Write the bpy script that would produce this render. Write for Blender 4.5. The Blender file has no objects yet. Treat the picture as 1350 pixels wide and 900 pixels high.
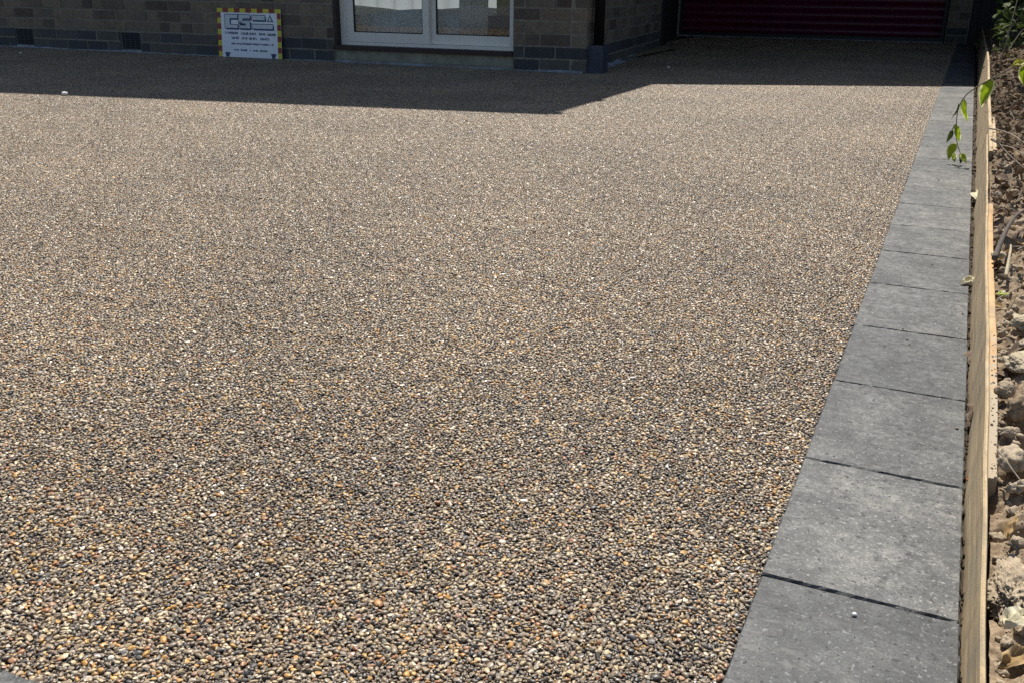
import bpy, bmesh, math, random
import numpy as np
from mathutils import Vector, Matrix, noise

random.seed(7); rng = np.random.default_rng(7)
S = bpy.context.scene
COL = S.collection

# ------------------------------------------------------------------ camera
cam = bpy.data.cameras.new('camera'); co = bpy.data.objects.new('camera', cam); COL.objects.link(co)
R_ = (0.908946, 0.416784, 0.010386); U_ = (-0.154825, 0.31431, 0.93661); F_ = (-0.3871, 0.852936, -0.35022)
co.matrix_world = Matrix(((R_[0], U_[0], -F_[0], 0), (R_[1], U_[1], -F_[1], 0), (R_[2], U_[2], -F_[2], 0.54175), (0, 0, 0, 1)))
cam.lens = 33.43; cam.sensor_width = 36; cam.clip_start = 0.02; cam.clip_end = 800
S.camera = co
# ------------------------------------------------------------------ light
SUN = Vector((-0.20, 0.56, 1.0)).normalized()              # towards the sun: behind the house, a little left
w = bpy.data.worlds.new('World'); S.world = w; w.use_nodes = True
nt = w.node_tree; bg = nt.nodes['Background']
sky = nt.nodes.new('ShaderNodeTexSky'); sky.sky_type = 'NISHITA'; sky.sun_disc = False
sky.sun_elevation = math.asin(SUN.z); sky.sun_rotation = math.atan2(SUN.x, SUN.y)
nt.links.new(sky.outputs[0], bg.inputs[0]); bg.inputs[1].default_value = 0.074
sl = bpy.data.lights.new('sun', 'SUN'); sl.energy = 5.0; sl.angle = math.radians(0.53); sl.color = (1, 0.94, 0.845)
so = bpy.data.objects.new('sun', sl); COL.objects.link(so); so.rotation_euler = SUN.to_track_quat('Z', 'Y').to_euler()
S.view_settings.view_transform = 'Standard'; S.view_settings.look = 'None'; S.view_settings.gamma = 1
S.view_settings.use_curve_mapping = False; S.view_settings.exposure = 0.47
S.cycles.max_bounces = 8; S.cycles.transparent_max_bounces = 12; S.cycles.use_denoising = False

# ------------------------------------------------------------------ helpers
def wl(o):
    v = Vector((0, 0, 0))
    while o is not None: v = v + Vector(o.location); o = o.parent
    return v
def tag(o, label=None, cat=None, group=None, kind=None):
    if label: o['label'] = label
    if cat: o['category'] = cat
    if group: o['group'] = group
    if kind: o['kind'] = kind
    return o
def empty(name, loc, label=None, cat=None, group=None, kind=None, parent=None):
    o = bpy.data.objects.new(name, None); COL.objects.link(o); o.empty_display_size = .1
    if parent: o.parent = parent; loc = Vector(loc) - wl(parent)
    o.location = loc
    return tag(o, label, cat, group, kind)
class MB:
    """collects world-space geometry"""
    def __init__(s): s.v = []; s.f = []
    def add(s, vs, fs):
        b = len(s.v); s.v += [tuple(v) for v in vs]; s.f += [tuple(i + b for i in f) for f in fs]; return s
    def box(s, c, sx, sy, sz, ax=Vector((1, 0, 0)), ay=Vector((0, 1, 0)), az=Vector((0, 0, 1)), jit=0):
        c = Vector(c); vs = []
        for k in (-1, 1):
            for j in (-1, 1):
                for i in (-1, 1):
                    p = c + ax * (i * sx / 2) + ay * (j * sy / 2) + az * (k * sz / 2)
                    if jit: p = p + Vector([random.uniform(-jit, jit) for _ in range(3)])
                    vs.append(p)
        return s.add(vs, [(0, 2, 3, 1), (4, 5, 7, 6), (0, 1, 5, 4), (2, 6, 7, 3), (0, 4, 6, 2), (1, 3, 7, 5)])
    def quad(s, a, b, c, d): return s.add([a, b, c, d], [(0, 1, 2, 3)])
    def tube(s, pts, rad, n=7):
        pts = [Vector(p) for p in pts]; rad = rad if isinstance(rad, (list, tuple)) else [rad] * len(pts)
        vs = []; fs = []; up = Vector((.3, .2, .9))
        for i, p in enumerate(pts):
            d = (pts[min(i + 1, len(pts) - 1)] - pts[max(i - 1, 0)]).normalized()
            a = d.cross(up); a = a.normalized() if a.length > 1e-4 else Vector((1, 0, 0)); b = d.cross(a)
            for k in range(n):
                t = 2 * math.pi * k / n; vs.append(p + (a * math.cos(t) + b * math.sin(t)) * rad[i])
        for i in range(len(pts) - 1):
            for k in range(n):
                fs.append((i * n + k, i * n + (k + 1) % n, (i + 1) * n + (k + 1) % n, (i + 1) * n + k))
        fs.append(tuple(range(n))[::-1]); fs.append(tuple((len(pts) - 1) * n + k for k in range(n)))
        return s.add(vs, fs)
    def build(s, name, mat, parent=None, smooth=False, loc=None, **kw):
        o0 = wl(parent) if parent else Vector(loc or (0, 0, 0))
        me = bpy.data.meshes.new(name)
        me.from_pydata([(v[0] - o0.x, v[1] - o0.y, v[2] - o0.z) for v in s.v], [], s.f); me.update()
        if smooth: me.polygons.foreach_set('use_smooth', [True] * len(me.polygons))
        me.materials.append(mat)
        o = bpy.data.objects.new(name, me); COL.objects.link(o)
        if parent: o.parent = parent
        else: o.location = o0
        return tag(o, **kw)
def npmesh(name, verts, faces, mat, smooth=True, loc=(0, 0, 0), link=True):
    me = bpy.data.meshes.new(name); n = len(verts); m = len(faces); k = faces.shape[1]
    me.vertices.add(n); me.vertices.foreach_set('co', np.asarray(verts, np.float32).ravel())
    me.loops.add(m * k); me.loops.foreach_set('vertex_index', np.asarray(faces, np.int32).ravel())
    me.polygons.add(m); me.polygons.foreach_set('loop_start', np.arange(0, m * k, k, dtype=np.int32))
    if smooth: me.polygons.foreach_set('use_smooth', np.ones(m, bool))
    me.update(calc_edges=True); me.validate()
    me.materials.append(mat)
    o = bpy.data.objects.new(name, me); o.location = loc
    if link: COL.objects.link(o)
    return o
def smoothcurve(pts, n=6):
    P = [Vector(p) for p in pts]; out = []
    for i in range(len(P) - 1):
        a = P[max(i - 1, 0)]; b = P[i]; c = P[i + 1]; d = P[min(i + 2, len(P) - 1)]
        for k in range(n):
            t = k / n
            out.append(.5 * ((2 * b) + (c - a) * t + (2 * a - 5 * b + 4 * c - d) * t * t + (3 * b - a - 3 * c + d) * t ** 3))
    out.append(P[-1]); return out
def icos(sub):
    bm = bmesh.new(); bmesh.ops.create_icosphere(bm, subdivisions=sub, radius=1)
    v = np.array([x.co[:] for x in bm.verts]); f = np.array([[q.index for q in x.verts] for x in bm.faces]); bm.free(); return v, f

# ------------------------------------------------------------------ materials
class N:
    def __init__(s, name):
        s.m = bpy.data.materials.new(name); s.m.use_nodes = True; s.t = s.m.node_tree; s.b = s.t.nodes['Principled BSDF']
    def n(s, typ, **kw):
        x = s.t.nodes.new(typ)
        for k, v in kw.items():
            if k.startswith('i_'):
                x.inputs[k[2:].replace('_', ' ')].default_value = v
            else: setattr(x, k, v)
        return x
    def l(s, a, b): s.t.links.new(a, b)
    def set(s, **kw):
        for k, v in kw.items(): s.b.inputs[k.replace('_', ' ')].default_value = v
    def ramp(s, fac, stops, interp='LINEAR'):
        r = s.n('ShaderNodeValToRGB'); e = r.color_ramp; e.interpolation = interp
        while len(e.elements) < len(stops): e.elements.new(.5)
        for el, (p, c) in zip(e.elements, stops): el.position = p; el.color = (*c, 1)
        s.l(fac, r.inputs[0]); return r.outputs[0]
    def noise(s, scale, detail=4, rough=.55, vec=None, out=0):
        x = s.n('ShaderNodeTexNoise'); x.inputs['Scale'].default_value = scale; x.inputs['Detail'].default_value = detail; x.inputs['Roughness'].default_value = rough
        if vec is not None: s.l(vec, x.inputs['Vector'])
        return x.outputs[out]
    def obj(s): return s.n('ShaderNodeTexCoord').outputs['Object']
    def pos(s): return s.n('ShaderNodeNewGeometry').outputs['Position']
    def mix(s, fac, a, b, mode='MIX'):
        x = s.n('ShaderNodeMix', data_type='RGBA', blend_type=mode)
        for sock, v in ((x.inputs[0], fac), (x.inputs[6], a), (x.inputs[7], b)):
            if isinstance(v, (int, float)): sock.default_value = v
            elif isinstance(v, tuple): sock.default_value = (*v, 1)
            else: s.l(v, sock)
        return x.outputs[2]
    def math(s, op, a, b=0.0):
        x = s.n('ShaderNodeMath', operation=op)
        for sock, v in ((x.inputs[0], a), (x.inputs[1], b)):
            if isinstance(v, (int, float)): sock.default_value = v
            else: s.l(v, sock)
        return x.outputs[0]
    def bump(s, h, strength=.3, dist=.002):
        x = s.n('ShaderNodeBump'); x.inputs['Strength'].default_value = strength; x.inputs['Distance'].default_value = dist
        s.l(h, x.inputs['Height']); s.l(x.outputs[0], s.b.inputs['Normal'])
def simple(name, col, rough=.6, var=.25, scale=40, bump=0.1, bd=.001, metal=0, spec=.5):
    m = N(name); v = m.noise(scale, 5, .6, m.obj())
    c = m.ramp(v, [(.3, tuple(x * (1 - var) for x in col)), (.7, tuple(min(1, x * (1 + var)) for x in col))])
    m.l(c, m.b.inputs['Base Color']); m.set(Roughness=rough, Metallic=metal); m.b.inputs['Specular IOR Level'].default_value = spec
    if bump: m.bump(v, bump, bd)
    return m.m

# resin bound gravel: colour per stone from a random attribute on the stone mixed with one on the patch
def stone_mat():
    m = N('resin_stone')
    a = m.n('ShaderNodeAttribute', attribute_name='stone_rnd').outputs['Fac']
    b = m.n('ShaderNodeAttribute', attribute_name='tile_rnd', attribute_type='INSTANCER').outputs['Fac']
    wn = m.n('ShaderNodeTexWhiteNoise', noise_dimensions='2D')
    cv = m.n('ShaderNodeCombineXYZ'); m.l(m.math('MULTIPLY', a, 917.3), cv.inputs[0]); m.l(m.math('MULTIPLY', b, 613.7), cv.inputs[1]); m.l(cv.outputs[0], wn.inputs['Vector'])
    c = m.ramp(wn.outputs['Value'], [(0, (0.046, 0.041, 0.038)), (.125, (0.151, 0.117, 0.084)), (.205, (0.072, 0.072, 0.073)), (.27, (0.241, 0.182, 0.119)), (.38, (0.177, 0.135, 0.094)),
        (.49, (0.329, 0.249, 0.152)), (.59, (0.254, 0.207, 0.152)), (.66, (0.413, 0.315, 0.184)), (.735, (0.331, 0.279, 0.212)), (.782, (0.462, 0.244, 0.061)), (.828, (0.311, 0.136, 0.053)), (.86, (0.337, 0.208, 0.140)),
        (.885, (0.510, 0.407, 0.240)), (.945, (0.505, 0.446, 0.330)), (.973, (0.501, 0.292, 0.072)), (.993, (0.598, 0.557, 0.495))], 'CONSTANT')
    v = m.noise(420, 4, .65, m.obj())
    pt = m.noise(1.7, 4, .55, m.pos()); c = m.mix(1, c, m.ramp(pt, [(.33, (.80, .79, .77)), (.67, (1.17, 1.16, 1.13))]), 'MULTIPLY')
    c2 = m.mix(.7, c, m.ramp(v, [(.3, (.6, .6, .6)), (.7, (1.35, 1.32, 1.28))]), 'MULTIPLY')
    m.l(c2, m.b.inputs['Base Color']); m.set(Roughness=.6); m.b.inputs['Specular IOR Level'].default_value = .5
    m.b.inputs['Coat Weight'].default_value = .6; m.b.inputs['Coat Roughness'].default_value = .36
    m.bump(v, .5, .0008)
    return m.m
M = {}
M['stone'] = stone_mat()
M['resin_bed'] = simple('resin_bed', (.085, .064, .046), .45, .4, 300, .4, .002)

def paver_mat():
    m = N('charcoal_concrete'); p = m.pos(); oi = m.n('ShaderNodeObjectInfo').outputs['Random']
    off = m.n('ShaderNodeVectorMath', operation='ADD'); m.l(p, off.inputs[0])
    cv = m.n('ShaderNodeCombineXYZ'); m.l(m.math('MULTIPLY', oi, 37.0), cv.inputs[2]); m.l(cv.outputs[0], off.inputs[1]); q = off.outputs[0]
    mp = m.n('ShaderNodeMapping'); m.l(q, mp.inputs['Vector']); mp.inputs['Scale'].default_value = (1, 2.6, 1)
    patch = m.noise(13, 5, .62, q); mid = m.noise(75, 5, .7, q); fine = m.noise(430, 5, .8, q); streak = m.noise(30, 5, .68, mp.outputs[0]); fleck = m.noise(230, 3, .6, q); pit = m.noise(170, 3, .5, q)
    base = m.ramp(mid, [(.3, (.030, .032, .033)), (.5, (.068, .071, .072)), (.7, (.128, .130, .128))])
    base = m.mix(.85, base, m.ramp(patch, [(.36, (.58, .60, .62)), (.5, (1, 1, 1)), (.62, (1.55, 1.52, 1.45))]), 'MULTIPLY')
    base = m.mix(.8, base, m.ramp(fine, [(.33, (.25, .25, .26)), (.67, (1.85, 1.83, 1.8))]), 'MULTIPLY')
    base = m.mix(m.ramp(streak, [(.56, (0, 0, 0)), (.70, (.6, .6, .6))]), base, (.19, .188, .175))
    base = m.mix(m.ramp(fleck, [(.60, (0, 0, 0)), (.68, (.8, .8, .8))]), base, (.26, .258, .25))
    base = m.mix(m.ramp(pit, [(.335, (.9, .9, .9)), (.375, (0, 0, 0))]), base, (.012, .012, .013))
    m.l(m.mix(1, base, m.ramp(oi, [(0, (.70, .73, .76)), (1, (1.3, 1.28, 1.26))]), 'MULTIPLY'), m.b.inputs['Base Color'])
    m.l(m.ramp(mid, [(.3, (.5, .5, .5)), (.7, (.72, .72, .72))]), m.b.inputs['Roughness']); m.b.inputs['Specular IOR Level'].default_value = .42
    m.bump(m.math('ADD', m.math('MULTIPLY', fine, .3), m.math('MULTIPLY', mid, 1.2)), .45, .0016); return m.m
M['paver'] = paver_mat()
def brick_mat(name, cols):
    m = N(name); o = m.pos(); oi = m.n('ShaderNodeObjectInfo').outputs['Random']
    c = m.ramp(oi, cols); v = m.noise(45, 6, .65, o); v2 = m.noise(9, 3, .5, o)
    c = m.mix(.7, c, m.ramp(v, [(.3, (.62, .62, .62)), (.7, (1.35, 1.35, 1.35))]), 'MULTIPLY')
    c = m.mix(.5, c, m.ramp(v2, [(.3, (.7, .7, .72)), (.7, (1.25, 1.25, 1.2))]), 'MULTIPLY')
    m.l(c, m.b.inputs['Base Color']); m.set(Roughness=.8); m.bump(v, .5, .003); return m.m
M['brick'] = brick_mat('brown_brick', [(0, (.085, .06, .05)), (.2, (.18, .135, .10)), (.45, (.22, .172, .12)), (.7, (.15, .12, .098)), (.85, (.235, .19, .13)), (1, (.08, .062, .055))])
M['plinth'] = brick_mat('blue_engineering_brick', [(0, (.050, .050, .056)), (.5, (.072, .074, .080)), (1, (.12, .105, .09))])
M['mortar'] = simple('mortar', (.235, .215, .175), .9, .25, 30, .3, .003)
M['fillet'] = simple('cement_fillet', (.27, .29, .32), .85, .45, 14, .4, .003)
M['upvc'] = simple('white_plastic_frame', (.80, .77, .70), .35, .06, 8, 0)
M['brown_timber'] = simple('dark_brown_timber', (.035, .018, .017), .55, .35, 30, .2)
M['render'] = simple('grey_green_render', (.27, .26, .205), .9, .3, 12, .5, .004)
M['black_plastic'] = simple('black_plastic', (.012, .012, .013), .45, .2, 20, 0)
M['navy_plastic'] = simple('dark_blue_painted_concrete', (.045, .055, .085), .6, .35, 18, .2)
M['maroon'] = simple('maroon_shutter_paint', (.115, .009, .037), .42, .2, 10, .05)
M['metal'] = simple('galvanised_metal', (.30, .31, .33), .5, .2, 20, .1, metal=.6)
M['dark_timber'] = simple('black_stained_timber', (.014, .014, .016), .65, .35, 25, .3)
M['roof'] = simple('brown_roof_covering', (.10, .075, .06), .8, .3, 6, .4, .01)
M['fascia'] = simple('dark_fascia', (.05, .04, .035), .6, .2, 10, 0)
M['vent'] = simple('vent_terracotta', (.030, .035, .048), .7, .3, 30, .2)
M['recess_shade'] = simple('painted_recess_shade', (.01, .01, .01), .9, .1, 5, 0)
M['plaster'] = simple('room_plaster', (.62, .58, .50), .85, .06, 4, 0)
M['bed'] = simple('pane_reflection_blue_grey', (.68, .77, .82), .9, .15, 14, .2)  # pale colour imitating the reflection in the lower panes
M['cabinet'] = simple('brown_cabinet', (.34, .25, .15), .6, .25, 8, .1)
M['black_fabric'] = simple('black_fabric', (.018, .021, .028), .8, .2, 20, 0)
def cloth(name, col, tr):
    m = N(name); m.set(Roughness=.9); m.b.inputs['Base Color'].default_value = (*col, 1)
    t = m.n('ShaderNodeBsdfTranslucent'); t.inputs[0].default_value = (*col, 1)
    x = m.n('ShaderNodeMixShader'); x.inputs[0].default_value = tr
    m.l(m.b.outputs[0], x.inputs[1]); m.l(t.outputs[0], x.inputs[2]); m.l(x.outputs[0], m.t.nodes['Material Output'].inputs[0]); return m.m
M['backlit_cloth'] = cloth('backlit_drape_cloth', (.58, .61, .63), .5)
M['curtain'] = cloth('white_curtain', (.8, .8, .8), .5)
def glass():
    m = N('window_glass'); g = m.n('ShaderNodeBsdfGlossy'); g.inputs['Roughness'].default_value = .02
    t = m.n('ShaderNodeBsdfTransparent'); t.inputs[0].default_value = (.86, .90, .92, 1)
    f = m.n('ShaderNodeFresnel'); f.inputs[0].default_value = 1.6
    x = m.n('ShaderNodeMixShader'); m.l(f.outputs[0], x.inputs[0]); m.l(t.outputs[0], x.inputs[1]); m.l(g.outputs[0], x.inputs[2])
    m.l(x.outputs[0], m.t.nodes['Material Output'].inputs[0]); return m.m
M['glass'] = glass()
def timber(name, c0, c1, c2, dirt=False):
    m = N(name); o = m.obj(); mp = m.n('ShaderNodeMapping'); m.l(o, mp.inputs['Vector']); mp.inputs['Scale'].default_value = (14, .8, 22); mp.inputs['Rotation'].default_value = (.12, 0, 0)
    g = m.noise(7, 6, .65, mp.outputs[0]); s = m.noise(9, 4, .6, o); fine = m.noise(400, 2, .5, o)
    c = m.ramp(g, [(.25, c0), (.5, c1), (.75, c2)])
    c = m.mix(m.ramp(s, [(.5, (0, 0, 0)), (.7, (.55, .55, .55))]), c, (.20, .19, .14))
    c = m.mix(.4, c, m.ramp(fine, [(.35, (.7, .7, .7)), (.65, (1.25, 1.25, 1.25))]), 'MULTIPLY')
    st_ = m.noise(26, 5, .6, o); c = m.mix(m.ramp(st_, [(.52, (0, 0, 0)), (.70, (.6, .6, .6))]), c, (.20, .15, .095))
    if dirt:
        sp_ = m.n('ShaderNodeSeparateXYZ'); m.l(o, sp_.inputs[0])
        dn = m.math('ADD', m.noise(60, 6, .7, o), m.math('MULTIPLY', m.math('SUBTRACT', .34, sp_.outputs[1]), .9))
        c = m.mix(m.ramp(dn, [(.46, (0, 0, 0)), (.58, (.92, .92, .92))]), c, (.36, .30, .215))
    m.l(c, m.b.inputs['Base Color']); m.set(Roughness=.8); m.bump(g, .4, .002); return m.m
M['timber'] = timber('weathered_softwood', (.215, .155, .09), (.41, .31, .18), (.57, .455, .29))
M['orange_timber'] = timber('fresh_orange_softwood', (.36, .20, .085), (.47, .29, .13), (.52, .38, .21), True)
def soil_mat(name, a, b, c, far_dark=False):
    m = N(name); p = m.pos(); v = m.noise(130, 7, .7, p); u = m.noise(18, 4, .6, p)
    col = m.ramp(v, [(.3, a), (.5, b), (.72, c)]); col = m.mix(.45, col, m.ramp(u, [(.3, (.6, .56, .52)), (.7, (1.25, 1.25, 1.25))]), 'MULTIPLY')
    if far_dark:  # blends to a darker brown further along the bed
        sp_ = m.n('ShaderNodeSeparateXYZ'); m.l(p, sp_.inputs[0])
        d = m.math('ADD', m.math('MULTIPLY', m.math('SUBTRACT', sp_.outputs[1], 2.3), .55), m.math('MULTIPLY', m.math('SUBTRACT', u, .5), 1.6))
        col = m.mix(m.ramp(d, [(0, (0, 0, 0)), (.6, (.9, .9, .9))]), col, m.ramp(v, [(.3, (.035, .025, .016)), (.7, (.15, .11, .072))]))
    m.l(col, m.b.inputs['Base Color']); m.set(Roughness=.95); m.b.inputs['Specular IOR Level'].default_value = .15
    m.bump(m.noise(420, 5, .7, p), .8, .002); return m.m
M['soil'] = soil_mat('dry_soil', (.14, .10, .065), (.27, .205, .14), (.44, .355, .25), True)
M['gap_shade_soil'] = soil_mat('soil_dark_for_gap_shade', (.03, .024, .018), (.055, .043, .032), (.11, .088, .064))  # soil colour darkened to imitate shade in the gaps and joints
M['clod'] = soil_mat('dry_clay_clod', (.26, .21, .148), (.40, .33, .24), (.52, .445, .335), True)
M['palestone'] = soil_mat('pale_stone', (.33, .28, .19), (.44, .38, .27), (.52, .46, .34))
def leafy(name, col, edge, tr=.35, ro=.45):
    m = N(name); a = m.n('ShaderNodeAttribute', attribute_name='edge').outputs['Fac']; v = m.noise(60, 4, .6, m.obj())
    c = m.mix(m.ramp(m.math('ADD', a, m.math('MULTIPLY', m.math('SUBTRACT', v, .5), .35)), [(.70, (0, 0, 0)), (.80, (1, 1, 1))]), col, edge)
    c = m.mix(.5, c, m.ramp(v, [(.3, (.65, .65, .65)), (.7, (1.3, 1.3, 1.3))]), 'MULTIPLY')
    m.l(c, m.b.inputs['Base Color']); m.set(Roughness=ro); m.b.inputs['Specular IOR Level'].default_value = .5 if ro < .6 else .15
    t = m.n('ShaderNodeBsdfTranslucent'); m.l(c, t.inputs[0])
    x = m.n('ShaderNodeMixShader'); x.inputs[0].default_value = tr
    m.l(m.b.outputs[0], x.inputs[1]); m.l(t.outputs[0], x.inputs[2]); m.l(x.outputs[0], m.t.nodes['Material Output'].inputs[0]); return m.m
M['varleaf'] = leafy('variegated_leaf', (.30, .42, .012), (.80, .82, .44), .62)
M['yelleaf'] = leafy('yellow_leaf', (.45, .42, .03), (.5, .46, .08), .4)
M['hedge'] = leafy('hedge_leaf', (.055, .085, .02), (.10, .13, .04), .3, .6)
M['deadleaf'] = leafy('dead_leaf', (.34, .23, .11), (.40, .29, .15), .2, .85)
M['palescrap'] = leafy('pale_dry_leaf', (.60, .55, .38), (.62, .58, .44), .2, .85)
M['rust'] = leafy('rust_scrap', (.28, .10, .03), (.25, .12, .05), .1, .85)
M['brownleaf'] = leafy('dark_brown_litter', (.115, .075, .045), (.16, .11, .07), .1, .85)
M['greyleaf'] = leafy('grey_brown_leaf', (.17, .125, .09), (.2, .15, .11), .15, .85)
M['twig'] = simple('dry_twig_bark', (.21, .17, .125), .85, .4, 120, .4, .001)
M['darktwig'] = simple('dark_bark', (.075, .058, .045), .85, .4, 120, .4, .001)
M['stem'] = simple('green_brown_stem', (.16, .14, .085), .7, .25, 80, .2)
M['white'] = simple('white_stone', (.75, .74, .70), .7, .1, 60, .1)
M['tarmac'] = simple('grey_concrete_paving', (.13, .13, .128), .9, .3, 90, .5, .003)
M['grass_ground'] = simple('rough_grass_ground', (.06, .075, .03), .95, .35, 3, .3, .01)
M['sign_white'] = simple('sign_white_plastic', (.84, .88, .95), .4, .03, 5, 0)
M['sign_yellow'] = simple('sign_yellow', (.62, .56, .035), .4, .05, 5, 0)
M['sign_red'] = simple('sign_red', (.25, .022, .018), .4, .05, 5, 0)
M['sign_ink'] = simple('sign_dark_ink', (.010, .035, .13), .4, .05, 5, 0)
M['sign_pale'] = simple('sign_pale_grey_blue', (.60, .68, .72), .4, .05, 5, 0)

# ------------------------------------------------------------------ ground, street, driveway
X0, W, Y0, L = -0.1043, 0.1808, 0.8319, 0.2746
MB().quad((-300, -300, -.14), (300, -300, -.14), (300, 300, -.14), (-300, 300, -.14)).build('ground', M['grass_ground'], kind='structure')
MB().quad((-60, -14, -.03), (40, -14, -.03), (40, .236, -.03), (-60, .236, -.03)).build('pavement', M['tarmac'], kind='structure')
MB().quad((-11.5, .417, -.0034), (X0, .417, -.0034), (X0, 11.95, -.0034), (-11.5, 11.95, -.0034)).build('driveway', M['resin_bed'], kind='structure')
MB().quad((-11.5, .0, -.0105), (.088, .0, -.0105), (.088, 11.95, -.0105), (-11.5, 11.95, -.0105)).build('bedding', M['gap_shade_soil'], kind='structure')

# resin bound stones: a half metre patch of packed stones, laid edge to edge over the drive (uncountable: stuff)
T = 0.4
def pack(rlist, n_try, seed):
    rg = np.random.default_rng(seed); cell = .01; g = int(T / cell); grid = {}; out = []
    for rmin, rmax, tries in rlist:
        P = rg.random((tries, 3))
        for px, py, pr in P:
            x = px * T; y = py * T; r = rmin + (rmax - rmin) * pr; ix = int(x / cell); iy = int(y / cell); ok = True
            for di in (-1, 0, 1):
                for dj in (-1, 0, 1):
                    for (qx, qy, qr) in grid.get(((ix + di) % g, (iy + dj) % g), ()):
                        dx = abs(x - qx); dy = abs(y - qy); dx = min(dx, T - dx); dy = min(dy, T - dy)
                        if dx * dx + dy * dy < ((r + qr) * .86) ** 2: ok = False; break
                    if not ok: break
                if not ok: break
            if ok: grid.setdefault((ix, iy), []).append((x, y, r)); out.append((x, y, r))
    return np.array(out)
top = pack([(.0029, .0038, 500), (.0024, .0030, 7000), (.0019, .0024, 16000), (.0014, .0019, 22000), (.0010, .0014, 12000)], 0, 3)
v1, f1 = icos(2); v0, f0 = icos(1)
def stones(P, V, F, seed, zoff, jz):
    rg = np.random.default_rng(seed); n = len(P)
    sh = []
    for k in range(24):                                       # smooth lumpy variants of a pebble
        d = np.ones(len(V))
        for _ in range(5):
            ax = rg.normal(size=3); ax /= np.linalg.norm(ax); d += rg.normal() * .10 * np.tanh(3.5 * (V @ ax - rg.uniform(-.4, .4)))
        q = V * d[:, None]
        for _ in range(6):
            ax = rg.normal(size=3); ax /= np.linalg.norm(ax); q = q - np.maximum(0, q @ ax - rg.uniform(.35, .75))[:, None] * ax * .9
        sh.append(q)
    sh = np.array(sh)
    k = rg.integers(0, 24, n); v = sh[k].copy()
    sc = np.stack([rg.uniform(1.1, 1.55, n), rg.uniform(.95, 1.25, n), rg.uniform(.5, .9, n)], 1)
    v *= sc[:, None, :]
    a = rg.uniform(0, 2 * np.pi, n); t = rg.normal(0, .22, n); ca, sa, ct, st = np.cos(a), np.sin(a), np.cos(t), np.sin(t)
    Z = np.zeros(n); O = np.ones(n)
    Rx = np.stack([np.stack([O, Z, Z], 1), np.stack([Z, ct, -st], 1), np.stack([Z, st, ct], 1)], 1)
    Rz = np.stack([np.stack([ca, -sa, Z], 1), np.stack([sa, ca, Z], 1), np.stack([Z, Z, O], 1)], 1)
    v = np.einsum('nij,nkj->nki', Rz @ Rx, v) * P[:, 2][:, None, None]
    z = zoff - P[:, 2] * .60 + rg.normal(0, jz, n)
    v += np.stack([P[:, 0], P[:, 1], z], 1)[:, None, :]
    f = F[None] + (np.arange(n) * len(V))[:, None, None]
    return v.reshape(-1, 3), f.reshape(-1, 3), np.repeat(rg.random(n), len(V))
low = pack([(.0021, .0029, 16000), (.0015, .0021, 9000)], 0, 5)
print('stones', len(top), len(low))
va, fa, ra = stones(top, v1, f1, 11, .0003, .00035)
vb, fb, rb = stones(low, v0, f0, 12, -.0013, .0004)
tile = npmesh('stone_patch', np.concatenate([va, vb]), np.concatenate([fa, fb + len(va)]), M['stone'], link=False)
fl = np.ones(len(tile.data.polygons), bool); nf = len(fa); fl[:nf] = np.repeat(np.random.default_rng(4).random(nf // 80) < .72, 80); tile.data.polygons.foreach_set('use_smooth', fl)
at = tile.data.attributes.new('stone_rnd', 'FLOAT', 'POINT'); at.data.foreach_set('value', np.concatenate([ra, rb]).astype(np.float32))
pts = []
for i in range(1, 29):
    for j in range(0, 30):
        x = X0 - T * i; y = .4175 + T * j
        if x + T < -2.75 and y > 6.3: continue
        if y > 11.9: continue
        pts.append((x, y, 0))
pm = bpy.data.meshes.new('resin_gravel'); pm.from_pydata(pts, [], [])
rgv = bpy.data.objects.new('resin_gravel', pm); COL.objects.link(rgv); tag(rgv, kind='stuff')
ng = bpy.data.node_groups.new('lay_stone_patches', 'GeometryNodeTree')
ng.interface.new_socket('Geometry', in_out='INPUT', socket_type='NodeSocketGeometry'); ng.interface.new_socket('Geometry', in_out='OUTPUT', socket_type='NodeSocketGeometry')
gi = ng.nodes.new('NodeGroupInput'); go = ng.nodes.new('NodeGroupOutput'); oi = ng.nodes.new('GeometryNodeObjectInfo'); oi.inputs['Object'].default_value = tile; oi.inputs['As Instance'].default_value = True
ip = ng.nodes.new('GeometryNodeInstanceOnPoints'); st = ng.nodes.new('GeometryNodeStoreNamedAttribute'); st.data_type = 'FLOAT'; st.domain = 'INSTANCE'; st.inputs['Name'].default_value = 'tile_rnd'
rv = ng.nodes.new('FunctionNodeRandomValue'); rv.data_type = 'FLOAT'
mp_ = ng.nodes.new('GeometryNodeMeshToPoints')
ng.links.new(gi.outputs[0], mp_.inputs[0]); ng.links.new(mp_.outputs[0], ip.inputs['Points']); ng.links.new(oi.outputs['Geometry'], ip.inputs['Instance'])
ng.links.new(ip.outputs[0], st.inputs[0]); ng.links.new(rv.outputs[1], st.inputs['Value']); ng.links.new(st.outputs[0], go.inputs[0])
rgv.modifiers.new('lay', 'NODES').node_group = ng

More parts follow.
